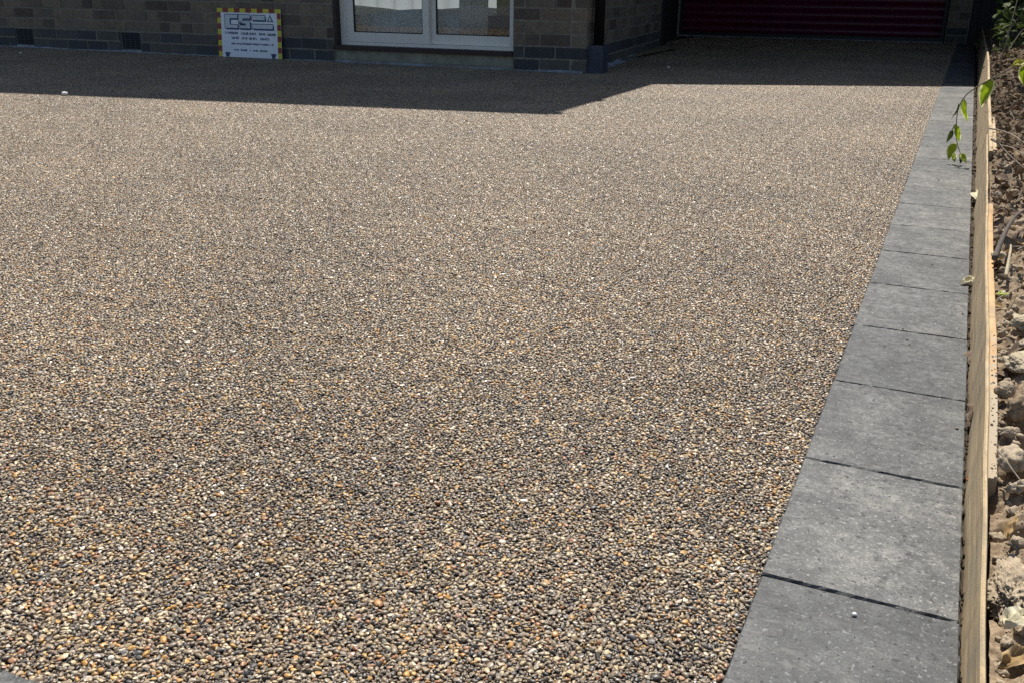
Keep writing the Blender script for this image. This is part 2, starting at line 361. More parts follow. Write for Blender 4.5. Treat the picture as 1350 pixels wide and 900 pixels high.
# block edging
def block_mesh(lx, ly, seed):
    rg = random.Random(seed); nx, ny = 22, 26; bm = bmesh.new(); h = .06
    xs = [0, .002] + [.002 + (lx - .004) * k / nx for k in range(1, nx)] + [lx - .002, lx]
    ys = [0, .002] + [.002 + (ly - .004) * k / ny for k in range(1, ny)] + [ly - .002, ly]
    V = []
    for j, y in enumerate(ys):
        row = []
        for i, x in enumerate(xs):
            e = i in (0, len(xs) - 1) or j in (0, len(ys) - 1)
            z = -rg.uniform(.0014, .0038) if e else 0.0
            z += .0006 * noise.noise(Vector((x * 90 + seed * 9, y * 90, 0)))
            dx = rg.uniform(-.0012, .0010) if e else 0; dy = rg.uniform(-.0012, .0012) if e else 0
            row.append(bm.verts.new((x - lx / 2 + dx, y - ly / 2 + dy, z)))
        V.append(row)
    for j in range(len(ys) - 1):
        for i in range(len(xs) - 1): bm.faces.new((V[j][i], V[j][i + 1], V[j + 1][i + 1], V[j + 1][i]))
    ring = V[0] + [r[-1] for r in V[1:]] + V[-1][::-1][1:] + [r[0] for r in V[::-1][1:-1]]
    lo = [bm.verts.new((v.co.x, v.co.y, -h)) for v in ring]
    for k in range(len(ring)): bm.faces.new((ring[k], lo[k], lo[(k + 1) % len(ring)], ring[(k + 1) % len(ring)]))
    me = bpy.data.meshes.new('paving_block'); bm.to_mesh(me); bm.free(); me.materials.append(M['paver'])
    return me
edging = empty('kerb_edging', (X0 + W / 2, Y0, 0), kind='structure')
bmsh = [block_mesh(W, L - .0023, s) for s in range(5)]
for k in range(-2, 41):
    o = bpy.data.objects.new('paving_block', bmsh[k % 5]); COL.objects.link(o); o.parent = edging
    o.location = (random.uniform(-.0006, .0006), (k + .5) * L, .0012 + random.uniform(-.00025, .00025))
    o.rotation_euler = (random.uniform(-.0012, .0012), random.uniform(-.004, .004), random.uniform(-.002, .002))
fr = empty('kerb_edging', (X0, .327, 0), kind='structure')
bm2 = [block_mesh(L - .003, W, 20 + s) for s in range(3)]
for k in range(0, 40):
    o = bpy.data.objects.new('paving_block', bm2[k % 3]); COL.objects.link(o); o.parent = fr
    o.location = (-(k + .5) * L - .003, 0, .0012 + random.uniform(-.0007, .0007))

# ------------------------------------------------------------------ house
CF = Vector((-2.266, 6.135, 0))                                  # front right corner
DL = Vector((-1, -0.020, 0)).normalized(); NF = Vector((DL.y, -DL.x, 0)); NF = NF if NF.y < 0 else -NF
CS = Vector((-2.640, 9.122, 0)); DS = (CS - CF).normalized(); NS = Vector((DS.y, -DS.x, 0)); NS = NS if NS.x > 0 else -NS
UP = Vector((0, 0, 1)); CH = .0808; BP = .225; SIDE_L = (CS - CF).length
house = empty('brick_house', CF, 'brown brick bungalow with blue brick plinth and white patio window', 'house')
def fp(s, t, z): return CF + DL * s + NF * t + UP * z
def sp(s, t, z): return CF + DS * s + NS * t + UP * z
def slab(mb, P, D, Nn, s0, s1, z0, z1, t0, t1):
    mb.box(P((s0 + s1) / 2, (t0 + t1) / 2, (z0 + z1) / 2), abs(s1 - s0), abs(t1 - t0), z1 - z0, D, Nn, UP)
front = MB(); JT = -.0035
WS0, WS1, WZ0, WZ1 = .530, 1.962, .108, 2.05
slab(front, fp, DL, NF, 0.012, WS0 - .001, -.1, 2.9, -.12, JT); slab(front, fp, DL, NF, WS1 + .001, 8.6, -.1, 2.9, -.12, JT)
slab(front, fp, DL, NF, WS0 - .001, WS1 + .001, WZ1 + .01, 2.9, -.12, JT); slab(front, fp, DL, NF, WS0 - .001, WS1 + .001, -.1, .02, -.12, JT)
fw = front.build('front_wall', M['mortar'], house)
gable = MB(); a = fp(0.0, -.06, 2.9); b = fp(8.6, -.06, 2.9); c = fp(4.3, -.06, 4.28)
gable.add([a, b, c, a + NF * .1, b + NF * .1, c + NF * .1], [(0, 1, 2), (3, 5, 4), (0, 3, 4, 1), (1, 4, 5, 2), (2, 5, 3, 0)]).build('gable', M['brick'], house)
side = MB(); slab(side, sp, DS, NS, .012, SIDE_L, -.1, 2.9, -.12, JT); sw = side.build('side_wall', M['mortar'], house)
back = MB()
bc = fp(0, -3.0, 0)
for s0, s1 in ((.5, .56), (4.3, 8.6)): slab(back, lambda s, t, z: bc + DL * s + NF * t + UP * z, DL, NF, s0, s1, -.1, 2.9, -.1, 0)
slab(back, lambda s, t, z: bc + DL * s + NF * t + UP * z, DL, NF, .56, 4.3, 2.12, 2.9, -.1, 0)  # wide rear opening added to let sun reach the drape
slab(back, fp, DL, NF, 8.5, 8.6, -.1, 2.9, -3.0, -.13)
back.build('rear_wall', M['plaster'], house)
brick_cache = {}
def brick_mesh(ln, ht, mat, k):
    key = (round(ln, 3), mat, k)
    if key not in brick_cache:
        mb = MB(); mb.box((0, 0, 0), ln, .03, ht, jit=.0016); me = bpy.data.meshes.new('brick'); me.from_pydata(mb.v, [], mb.f); me.materials.append(M[mat]); brick_cache[key] = me
    return brick_cache[key]
def lay(P, D, Nn, parent, s_from, s_to, rows, s_max_single, skip, z0=0):
    ang = math.atan2(D.y, D.x); rest = {'plinth': MB(), 'brick': MB()}; J = .0125
    if Nn.dot(Vector((-D.y, D.x, 0))) > 0: pass
    for r in range(rows):
        zc = z0 + r * CH + CH / 2 + .001; s = s_from + (0 if r % 2 else -BP / 2); mat = 'plinth' if r < 2 else 'brick'
        while s < s_to:
            pieces = [(s, s + BP)]
            if r >= 2 and random.random() < .42: pieces = [(s, s + BP / 2), (s + BP / 2, s + BP)]
            for a, b in pieces:
                a2 = max(a, s_from); b2 = min(b, s_to)
                spans = [(a2, b2)]
                for (k0, k1, r0, r1) in skip:
                    if r0 <= r < r1:
                        ns = []
                        for (u, v) in spans:
                            if v <= k0 or u >= k1: ns.append((u, v))
                            else:
                                if u < k0: ns.append((u, k0))
                                if v > k1: ns.append((k1, v))
                        spans = ns
                for (u, v) in spans:
                    ln = v - u - J
                    if ln < .02: continue
                    if P is fp and False: pass
                    t = -.015 + random.uniform(-.0015, .002)
                    c = P((u + v) / 2, t, zc)
                    if r < 7 and (u + v) / 2 < s_max_single:
                        o = bpy.data.objects.new('brick', brick_mesh(ln, CH - J, mat, random.randrange(4))); COL.objects.link(o)
                        o.parent = parent; o.location = c - wl(parent); o.rotation_euler = (random.uniform(-.006, .006), random.uniform(-.006, .006), ang)
                    else: rest[mat].box(c, ln, .03, CH - J, D, Nn, UP)
            s += BP
    for k in rest:
        if rest[k].v: rest[k].build('brickwork', M[k], parent, kind='stuff')
vents = [fp(0, 0, 0)]
VS = [3.905, 5.09]; VW = .195
skipf = [(WS0, WS1, 0, 25)] + [(s - VW / 2 - .006, s + VW / 2 + .006, 0, 2) for s in VS]
lay(fp, DL, NF, fw, 0, 8.58, 35, 5.55, skipf)
lay(sp, DS, NS, sw, .012, SIDE_L - .005, 35, 9, [])
for s in VS:                                                    # air bricks in the plinth; a near-black plate imitates the recess shade
    v = MB(); slab(v, fp, DL, NF, s - VW / 2, s + VW / 2, .022, .152, -.0034, -.0024)
    vo = v.build('air_vent', M['recess_shade'], house)
    g = MB()
    for k in range(7): slab(g, fp, DL, NF, s - VW / 2, s + VW / 2, .024 + k * .018, .031 + k * .018, -.0024, .0)
    for k in range(5): slab(g, fp, DL, NF, s - VW / 2 + k * .0508, s - VW / 2 + .011 + k * .0508, .0225, .1515, -.0023, -.0006)
    g.build('grille', M['vent'], vo)
    e = MB(); slab(e, fp, DL, NF, s - VW / 2 - .004, s + VW / 2 + .004, .0, .021, -.05, .006); e.build('mortar_sill', M['fillet'], vo)
# cement fillets along the foot of the walls
def fillet(P, s0, s1, parent, wmax, seed):
    n = int((s1 - s0) / .03); mb = MB(); V = []
    for i in range(n + 1):
        s = s0 + (s1 - s0) * i / n; q = max(.004, wmax * (.55 + .75 * noise.noise(Vector((s * 3, seed, 0))) + .2 * noise.noise(Vector((s * 14, seed, 3)))))
        V += [P(s, -.004, q * .55 + .004), P(s, q, .0035), P(s, q, -.01)]
    F = []
    for i in range(n):
        for k in range(2): F.append((i * 3 + k, i * 3 + k + 1, i * 3 + k + 4, i * 3 + k + 3))
    mb.add(V, F).build('cement_fillet', M['fillet'], parent)
fillet(fp, 0.02, .52, house, .022, 1.2); fillet(fp, .54, 1.95, house, .020, 4.4); fillet(fp, 1.97, 8.4, house, .016, 7.7); fillet(sp, .12, SIDE_L - .02, house, .05, 2.5)
# patio window
win = empty('window', fp(1.24, 0, WZ0), parent=house)
rv_ = MB(); slab(rv_, fp, DL, NF, WS1 - .022, WS1 + .0005, WZ0, WZ1, -.15, -.004); slab(rv_, fp, DL, NF, WS0 + .0005, WS0 + .012, WZ0, WZ1, -.15, -.03); slab(rv_, fp, DL, NF, WS0, WS1, WZ1, WZ1 + .02, -.15, -.004)
rv_.build('reveal', M['brown_timber'], win)
F0, F1 = WS0 + .0125, WS1 - .0225; DP = -.095
fm = MB()
for s0, s1 in ((F0, F0 + .042), (F1 - .05, F1)): slab(fm, fp, DL, NF, s0, s1, WZ0 + .012, WZ1, DP - .05, DP + .03)
slab(fm, fp, DL, NF, F0 + .042, F1 - .05, WZ0 + .012, WZ0 + .034, DP - .05, DP + .03); slab(fm, fp, DL, NF, F0 + .042, F1 - .05, WZ1 - .05, WZ1, DP - .05, DP + .03)
fm.build('frame', M['upvc'], win)
MIDS = 1.208
def sash(s0, s1, t, stile0, stile1, name='sash'):
    m = MB(); z0, z1 = WZ0 + .036, WZ1 - .052
    slab(m, fp, DL, NF, s0, s0 + stile0, z0, z1, t - .03, t); slab(m, fp, DL, NF, s1 - stile1, s1, z0, z1, t - .03, t)
    slab(m, fp, DL, NF, s0 + stile0, s1 - stile1, z0, z0 + .066, t - .029, t - .001); slab(m, fp, DL, NF, s0 + stile0, s1 - stile1, z1 - .06, z1, t - .029, t - .001)
    so_ = m.build(name, M['upvc'], win)
    g = MB(); slab(g, fp, DL, NF, s0 + stile0 - .004, s1 - stile1 + .004, z0 + .06, z1 - .055, t - .017, t - .013); g.build('pane', M['glass'], so_)
    k = MB()
    for a, b, c, d in ((s0 + stile0, s0 + stile0 + .006, z0 + .066, z1 - .06), (s1 - stile1 - .006, s1 - stile1, z0 + .066, z1 - .06), (s0 + stile0 + .006, s1 - stile1 - .006, z0 + .066, z0 + .073)):
        slab(k, fp, DL, NF, a, b, c, d, t - .0125, t - .004)
    k.build('gasket', M['black_plastic'], so_)
sash(MIDS, F1 - .052, DP + .028, .050, .058); sash(F0 + .044, MIDS + .012, DP - .006, .010, .05)
MB_ = MB(); slab(MB_, fp, DL, NF, WS0 + .002, WS1 - .002, WZ0 - .020, WZ0 + .0115, -.15, .012); MB_.build('sill', M['brown_timber'], win)
mm = MB(); slab(mm, fp, DL, NF, WS0 + .004, WS1 + .03, .0205, WZ0 - .0215, -.118, -.012); mm.build('threshold_panel', M['render'], win)
# roof: low gable over the front block, out of view, shaped for its shadow
rf = MB(); A = Vector((-2.262, 5.704, 2.9)); B = Vector((-2.33, 9.75, 2.9)); Rg = Vector((-6.6, 5.69, 4.366)); Rb = Vector((-6.6, 9.75, 4.366)); Cl = Vector((-11.0, 5.66, 2.9)); Dl = Vector((-11.0, 9.75, 2.9)); u = Vector((0, 0, .09))
rf.add([A, B, Rb, Rg, Cl, Dl] + [p + u for p in (A, B, Rb, Rg, Cl, Dl)], [(0, 3, 2, 1), (3, 4, 5, 2), (6, 7, 8, 9), (9, 8, 11, 10), (0, 1, 7, 6), (1, 2, 8, 7), (2, 5, 11, 8), (5, 4, 10, 11), (4, 3, 9, 10), (3, 0, 6, 9)])
roof_o = rf.build('roof', M['roof'], house)
MB().box(A + Vector((.0, .03, .02)), .10, .05, .07).build('barge_tail', M['fascia'], roof_o)  # unseen tail added to shape the tip of the roof shadow
MB().tube([A + Vector((-.02, .09, .0)), B + Vector((.02, -.02, .0))], .05, 10).build('gutter', M['black_plastic'], roof_o)
# downpipe with its concrete shoe at the corner
dp = MB(); p0 = sp(.12, .05, 0)
dp.tube([p0 + UP * .16, p0 + UP * 2.86], .034, 14); dpo = dp.build('downpipe', M['black_plastic'], house, smooth=True)
for z in (.62, 1.6): MB().box(p0 + UP * z, .09, .09, .03, DS, NS).build('bracket', M['black_plastic'], dpo)
gb = MB(); c = sp(.115, .048, 0); sx, sy, h = .17, .105, .178
o_ = [(-1, -1), (1, -1), (1, 1), (-1, 1)]
vs = [c + DS * (i * sx / 2) + NS * (j * sy / 2) + UP * z for z in (-.02, h) for i, j in o_] + [c + DS * (i * (sx / 2 - .02)) + NS * (j * (sy / 2 - .015)) + UP * z for z in (h, h - .05) for i, j in o_]
gb.add(vs, [(0, 1, 5, 4), (1, 2, 6, 5), (2, 3, 7, 6), (3, 0, 4, 7), (4, 5, 9, 8), (5, 6, 10, 9), (6, 7, 11, 10), (7, 4, 8, 11), (8, 9, 13, 12), (9, 10, 14, 13), (10, 11, 15, 14), (11, 8, 12, 15), (12, 13, 14, 15)])
gb.build('gully_surround', M['navy_plastic'], dpo)
# dark panelling between house and garage
pan = MB(); e0 = CS; e1 = Vector((-3.19, 11.74, 0)); dd = (e1 - e0).normalized(); nn = Vector((-dd.y, dd.x, 0)); nn = nn if nn.x > 0 else -nn; ln = (e1 - e0).length
for k in range(18):
    a0 = ln * k / 18 + .003; a1 = ln * (k + 1) / 18 - .003
    MB().box(e0 + dd * ((a0 + a1) / 2) - nn * .02 + UP * 1.44, a1 - a0, .025, 2.9, dd, nn).build('cladding_plank', M['dark_timber'], house)
MB().box(e0 + dd * (ln / 2) - nn * .05 + UP * 1.44, ln, .03, 2.9, dd, nn).build('cladding_backing', M['dark_timber'], house)
MB().box(CS + DS * .05 + UP * 1.44 - NS * .02, .07, .07, 2.9, DS, NS).build('corner_post', M['dark_timber'], house)
# room behind the window
MB().quad(fp(.1, -.13, .02), fp(.1, -3, .02), fp(8.5, -3, .02), fp(8.5, -.13, .02)).build('room_floor', M['cabinet'], house)
MB().quad(fp(.1, -.13, 2.19), fp(8.5, -.13, 2.19), fp(8.5, -3.1, 2.19), fp(.1, -3.1, 2.19)).build('ceiling', M['plaster'], house)
MB().box(fp(4.6, -1.6, 1.1), .06, 2.9, 2.15, DL, NF).build('partition', M['plaster'], house)
bl = MB(); V = []; n = 90  # translucent drape added so sun from behind brightens the panes
for i in range(n + 1):
    s = .56 + 3.74 * i / n; t = -2.93 + .02 * math.sin(s * 31) + .01 * math.sin(s * 57); V += [fp(s, t, .05), fp(s, t, 2.12)]
bl.add(V, [(2 * i, 2 * i + 2, 2 * i + 3, 2 * i + 1) for i in range(n)])
bl.build('added_backlit_drape', M['backlit_cloth'], smooth=True, loc=fp(2.4, -2.93, .05), label='translucent drape added across the rear opening to brighten the window panes', cat='curtain')
bed = MB(); V = []; F = []; nx, ny = 40, 14  # pale hump set at the glass to imitate the reflection in the panes
for j in range(ny + 1):
    for i in range(nx + 1):
        s = .84 + 2.2 * i / nx; q = j / ny; t = -.175 - 1.2 * q
        z = .345 + .022 * math.sin(s * 5.1 + .8) + .012 * noise.noise(Vector((s * 3, t * 3, 1)))
        if j == 0 or i in (0, nx): z = .03
        V.append(fp(s, t if j else t + .02, z))
for j in range(ny):
    for i in range(nx): F.append((j * (nx + 1) + i, j * (nx + 1) + i + 1, (j + 1) * (nx + 1) + i + 1, (j + 1) * (nx + 1) + i))
bed.add(V, F).build('pane_reflection_hump', M['bed'], smooth=True, loc=fp(2.2, -1.2, .03), label='low blue grey hump standing in for the reflection in the lower panes', cat='bed')
cu = MB(); V = []; n = 24
for i in range(n + 1):
    q = i / n
    for k in range(7):
        z = .05 + .33 * k; s = .80 + .22 * q - .012 * k; t = -.155 + .012 * math.sin(q * 26); V.append(fp(s, t, z))
cu.add(V, [(i * 7 + k, (i + 1) * 7 + k, (i + 1) * 7 + k + 1, i * 7 + k + 1) for i in range(n) for k in range(6)])
cu.build('white_curtain', M['curtain'], smooth=True, loc=fp(.9, -.16, .05), label='white curtain gathered behind the right hand pane', cat='curtain')
cb = empty('cabinet', fp(.68, -.3, .02), 'brown cabinet with black base at the right end of the window', 'cabinet')
cm = MB(); slab(cm, fp, DL, NF, .56, .735, .345, .62, -.45, -.18); cm.build('body', M['cabinet'], cb)
cm = MB(); slab(cm, fp, DL, NF, 0.55, .79, .021, .343, -.46, -.165); cm.build('base', M['black_fabric'], cb)

# ------------------------------------------------------------------ garage with unseen canopy
GL = Vector((-3.19, 11.76, 0)); GR = Vector((-0.249, 11.90, 0)); GD = (GR - GL).normalized(); GN = Vector((GD.y, -GD.x, 0)); GW = (GR - GL).length
gar = empty('garage', GL, 'brick garage with maroon roller shutter deep in shade', 'garage')
def gp(s, t, z): return GL + GD * s + GN * t + UP * z
gwm = MB(); slab(gwm, gp, GD, GN, GW + .012, GW + .235, -.1, 2.245, -.3, JT); slab(gwm, gp, GD, GN, -.4, -.001, -.1, 2.245, -.3, JT); slab(gwm, gp, GD, GN, -.001, GW + .012, 2.1, 2.24, -.3, JT)
slab(gwm, gp, GD, GN, -.4, GW + .23, -.1, 2.245, -5, -4.8); slab(gwm, gp, GD, GN, -.4, -.2, -.1, 2.245, -4.8, -.3); slab(gwm, gp, GD, GN, GW + .05, GW + .23, -.1, 2.245, -4.8, -.3)
gwo = gwm.build('garage_wall', M['mortar'], gar)
lay(lambda s, t, z: gp(GW + .012 + s, t, z), GD, GN, gwo, 0, .222, 27, 9, [])
door = empty('roller_door', gp(GW / 2, -.1, 0), parent=gar)
SH = .086
sl_me = None
for k in range(24):
    if sl_me is None:
        m = MB(); V = []; n = 8
        for i in range(n + 1):
            q = i / n; V += [(-GW / 2 + .02, -.002 - .016 * math.sin(math.pi * q) ** .8, q * (SH - .008)), (GW / 2 - .02, -.002 - .016 * math.sin(math.pi * q) ** .8, q * (SH - .008))]
        V += [(-GW / 2 + .02, .006, SH), (GW / 2 - .02, .006, SH)]; n += 1
        m.add(V, [(2 * i, 2 * i + 1, 2 * i + 3, 2 * i + 2) for i in range(n)])
        sl_me = bpy.data.meshes.new('slat'); sl_me.from_pydata(m.v, [], m.f); sl_me.materials.append(M['maroon']); sl_me.polygons.foreach_set('use_smooth', [True] * len(sl_me.polygons))
    o = bpy.data.objects.new('slat', sl_me); COL.objects.link(o); o.parent = door; o.location = (0, 0, .045 + k * SH); o.rotation_euler = (0, 0, math.atan2(GD.y, GD.x))
m = MB(); slab(m, gp, GD, GN, .02, GW - .02, .008, .044, -.12, -.08); m.build('bottom_bar', M['black_plastic'], door)
for s0, s1 in ((0, .03), (GW - .03, GW)):
    m = MB(); slab(m, gp, GD, GN, s0, s1, .0, 2.1, -.15, -.06); m.build('guide_rail', M['black_plastic'], door)
m = MB(); slab(m, gp, GD, GN, 0, GW, -.05, .008, -.2, .02); m.build('threshold', M['fillet'], gar)
# unseen canopy roof placed to cast the garage shadow, front edge falling back right
cz = 2.25; cu_ = MB(); q = [Vector((-2.45, 6.84, cz)), Vector((.72, 8.387, cz)), Vector((.72, 17, cz)), Vector((-3.7, 17, cz)), Vector((-3.7, 8.9, cz)), Vector((-2.62, 8.9, cz))]
cu_.add(q + [p + UP * .14 for p in q], [(0, 5, 4, 3, 2, 1), (6, 7, 8, 9, 10, 11)] + [(i, (i + 1) % 6, 6 + (i + 1) % 6, 6 + i) for i in range(6)]).build('unseen_canopy_roof', M['fascia'], gar)
MB().box((.66, 8.6, 1.06), .09, .09, 2.37).build('unseen_canopy_post', M['dark_timber'], gar)  # unseen post carrying the shadow-casting canopy
# black boarded fence beyond the end of the edging
fe = empty('boarded_fence', (.7, 11.98, 0), 'black boarded fence beyond the far end of the block edging', 'fence')
fme = bpy.data.meshes.new('board'); t_ = MB().box((0, 0, .95), .098, .02, 1.9); fme.from_pydata(t_.v, [], t_.f); fme.materials.append(M['dark_timber'])
for k in range(22):
    o = bpy.data.objects.new('board', fme); COL.objects.link(o); o.parent = fe; o.location = (-.685 + k * .102, random.uniform(-.004, .004), random.uniform(-.01, .01))
MB().box((.4 + .7, 12.005, .95), 2.32, .012, 1.86).build('backing', M['dark_timber'], fe); MB().box((.4 + .7, 12.04, 1.5), 2.3, .05, .07).build('rail', M['dark_timber'], fe); MB().box((.4 + .7, 12.04, .35), 2.3, .05, .07).build('rail', M['dark_timber'], fe)  # backing sheet added to block light between the boards

# ------------------------------------------------------------------ sign leaning on the front wall
SBL = Vector((-5.253, 6.030, .004)); SBR = Vector((-4.668, 6.045, .004)); sd = (SBR - SBL); SW = sd.length; sd.normalize()
su = Vector((-.012, .075, 1)).normalized(); sn = sd.cross(su); sn = sn if sn.y < 0 else -sn; SHH = .355
sign = empty('sign_board', SBL, 'white company sign with red and yellow striped border leaning on brick wall', 'sign')
def gpt(x, y, t=0): return SBL + sd * (x * SW) + su * (y * SHH) + sn * t
def srect(mb, x0, y0, x1, y1, t, sk=0): mb.quad(gpt(x0, y0, t), gpt(x1, y0, t), gpt(x1 + sk, y1, t), gpt(x0 + sk, y1, t))
MB().box(gpt(.5, .5, -.002), SW, SHH, .004, sd, su, sn).build('panel', M['sign_white'], sign)
bx, by = .058, .085
nT = 11
for k in range(nT):                                            # striped border, one piece per stripe
    m = MB(); a0 = k / nT; a1 = (k + 1) / nT; srect(m, a0, 1 - by, a1, 1, .0006); m.build('stripe', M['sign_yellow' if k % 2 == 0 else 'sign_red'], sign)
nL = 8
for k in range(nL):
    for x0, x1 in ((0, bx), (1 - bx, 1)):
        m = MB(); a0 = k / nL * (1 - by); a1 = (k + 1) / nL * (1 - by); sk = 0
        srect(m, x0, a0, x1, a1, .0006); m.build('stripe', M['sign_yellow' if k % 2 == 0 else 'sign_red'], sign)
lg = MB(); lp = MB()
def stroke(x0, y0, x1, y1):
    srect(lg, x0 + .016, y0 - .034, x1 + .020, y1 - .026, .0009); srect(lg, x0 - .009, y0 - .014, x1 + .009, y1 + .014, .0011)
def fill(x0, y0, x1, y1): srect(lp, x0, y0, x1, y1, .0015)
ST = []
ST += [(.125, .60, .200, .87), (.200, .80, .325, .87), (.200, .60, .325, .665)]                                   # C
ST += [(.345, .80, .520, .87), (.345, .70, .405, .80), (.345, .700, .520, .745), (.455, .60, .520, .70), (.345, .60, .455, .655)]  # S
ST += [(.555, .775, .755, .865), (.555, .60, .875, .685)]                                                        # the two small word bars
for s_ in ST: stroke(*s_)
for s_ in ST: fill(*s_)
tri = [gpt(.785, .74, .0011), gpt(.885, .74, .0011), gpt(.835, .885, .0011)]; lg.add(tri, [(0, 1, 2)])
tri = [gpt(.805, .755, .0015), gpt(.862, .755, .0015), gpt(.833, .85, .0015)]; lp.add(tri, [(0, 1, 2)])
lg.build('logo', M['sign_ink'], sign); lp.build('logo_fill', M['sign_pale'], sign)
tx = MB(); rg = random.Random(5)
def word(x0, x1, y, h, n):
    wd = (x1 - x0) / n
    for i in range(n):
        a = x0 + i * wd; srect(tx, a + wd * .08, y, a + wd * .40, y + h, .0011); srect(tx, a + wd * .4, y + h * rg.choice((0, .38, .7)), a + wd * .86, y + h * rg.choice((.3, .62, 1.0)) + h * .02, .0012)
        if rg.random() < .6: srect(tx, a + wd * .62, y, a + wd * .86, y + h, .0013)
for a in [(.115, .335, .475, .048, 9), (.375, .490, .470, .048, 5), (.505, .610, .468, .048, 5), (.655, .765, .466, .048, 5), (.785, .915, .463, .048, 6), (.22, .335, .375, .048, 5), (.385, .47, .372, .048, 4), (.495, .62, .370, .048, 6), (.675, .815, .366, .048, 6),
          (.21, .80, .262, .036, 26), (.82, .84, .26, .03, 1), (.855, .885, .26, .04, 2), (.245, .33, .135, .036, 5), (.355, .46, .135, .036, 6), (.50, .52, .133, .03, 1), (.55, .63, .13, .036, 5), (.655, .78, .13, .036, 6)]: word(*a)
tx.build('lettering', M['sign_ink'], sign, kind='stuff')
for x in (.115, .845):
    m = MB(); srect(m, x, .005, x + .055, .085, .0011); srect(m, x - .012, .06, x + .067, .098, .0012); m.build('foot_mark', M['sign_ink'], sign)

# ------------------------------------------------------------------ timber edging and soil bed
BT = [(.2, .0835, .040), (.5, .084, .044), (.69, .085, .048), (.83, .0855, .052), (1.0, .086, .064), (1.15, .0865, .079), (1.43, .087, .092), (1.9, .0885, .097), (2.5, .092, .118), (3.3, .096, .132), (4.3, .100, .143), (5.87, .105, .192), (6.4, .106, .197), (8.1, .110, .172), (11.6, .104, .172)]
def board_at(y):
    for a, b in zip(BT, BT[1:]):
        if y <= b[0]:
            q = (y - a[0]) / (b[0] - a[0]); return a[1] + (b[1] - a[1]) * q, a[2] + (b[2] - a[2]) * q
    return BT[-1][1], BT[-1][2]
def board_obj(name, y0, y1, dx0, th, dz, zb, mat, label, cat, n=90, lean=.004, wav=.0009):
    V = []; F = []
    for i in range(n + 1):
        y = y0 + (y1 - y0) * i / n; x, z = board_at(y); z += dz + wav * noise.noise(Vector((y * 9, 3, dx0 * 50))); x += dx0 + wav * noise.noise(Vector((y * 6, 7, 1)))
        xb = max(.0767, x - lean + .005 * noise.noise(Vector((y * 4.2, 1, 5))))
        V += [(xb, y, zb), (x - .0008, y, z - .0015), (x + .0008, y, z), (x + th - .0008, y, z), (x + th, y, z - .0015), (x + th, y, zb)]
        if i: 
            b = (i - 1) * 6
            F += [(b + k, b + k + 1, b + 7 + k, b + 6 + k) for k in range(5)]
    F += [(5, 4, 3, 2, 1, 0), tuple(n * 6 + k for k in range(6))]
    m = MB(); m.add(V, F); return m.build(name, mat, loc=(V[0][0], y0, 0), label=label, cat=cat)
board_obj('timber_edging', .2, 3.28, 0, .0036, 0, -.03, M['timber'], 'long thin weathered timber board standing along the near block edging', 'board', 140, .0082)
board_obj('timber_edging', 2.95, 11.7, .0065, .009, .003, -.03, M['timber'], 'far timber edging board overlapping behind the near one and running into shade', 'board', 120, .017)
board_obj('timber_batten', 1.02, 2.3, .0046, .0092, -.004, -.02, M['orange_timber'], 'orange softwood batten fixed behind the timber edging board', 'board', 40, 0)
board_obj('timber_batten', 3.02, 3.75, .0172, .010, -.004, -.02, M['timber'], 'short pale batten behind the edging beside the thin twigs', 'board', 20, 0)

def soil_h(x, y):
    bx_, bz = board_at(y); base = max(bz - .012 - .006 * max(0, 1.2 - y), .03) + max(0, x - bx_ - .02) * (.10 if y < 4 else .16)
    p = Vector((x, y, 0))
    a = 1 / (1 + .25 * max(0, y - 1.2))
    r1 = noise.noise(p * 26 + Vector((3, 1, 0))); d = noise.voronoi(p * (34 * (.45 + .55 * a)))[0][0]; d2 = noise.voronoi(p * 95 + Vector((7, 7, 7)))[0][0]; d3 = noise.voronoi(p * 240)[0][0]
    hgt = .020 * r1 + .020 * (.5 - d) + .009 * (.5 - d2) + .0045 * (.5 - d3) + .004 * noise.noise(p * 160)
    if r1 < -.18: hgt -= .03 * min(1, (-.18 - r1) * 4)
    edge = min(1, max(0, (x - bx_ - .012) / .03))
    return base + hgt * (.35 + .65 * edge) - .012 * (1 - edge)
ys = [.3]; 
while ys[-1] < 12: ys.append(ys[-1] + max(.0024, .0026 * ys[-1]))
xs = [.0]
while xs[-1] < 1.9: xs.append(xs[-1] + (.0026 if xs[-1] < .09 else .005 if xs[-1] < .2 else .03))
V = np.zeros((len(ys), len(xs), 3))
for j, y in enumerate(ys):
    b = board_at(y)[0] + .010
    for i, x in enumerate(xs): V[j, i] = (b + x, y, soil_h(b + x, y))
nx = len(xs); idx = np.arange(len(ys) * nx).reshape(len(ys), nx)
Fq = np.stack([idx[:-1, :-1], idx[:-1, 1:], idx[1:, 1:], idx[1:, :-1]], -1).reshape(-1, 4)
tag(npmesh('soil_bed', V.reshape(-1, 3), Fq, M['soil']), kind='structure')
MB().quad((.095, .1, -.02), (6, .1, -.02), (6, 16, -.02), (.095, 16, -.02)).build('soil_terrain', M['soil'], kind='structure')
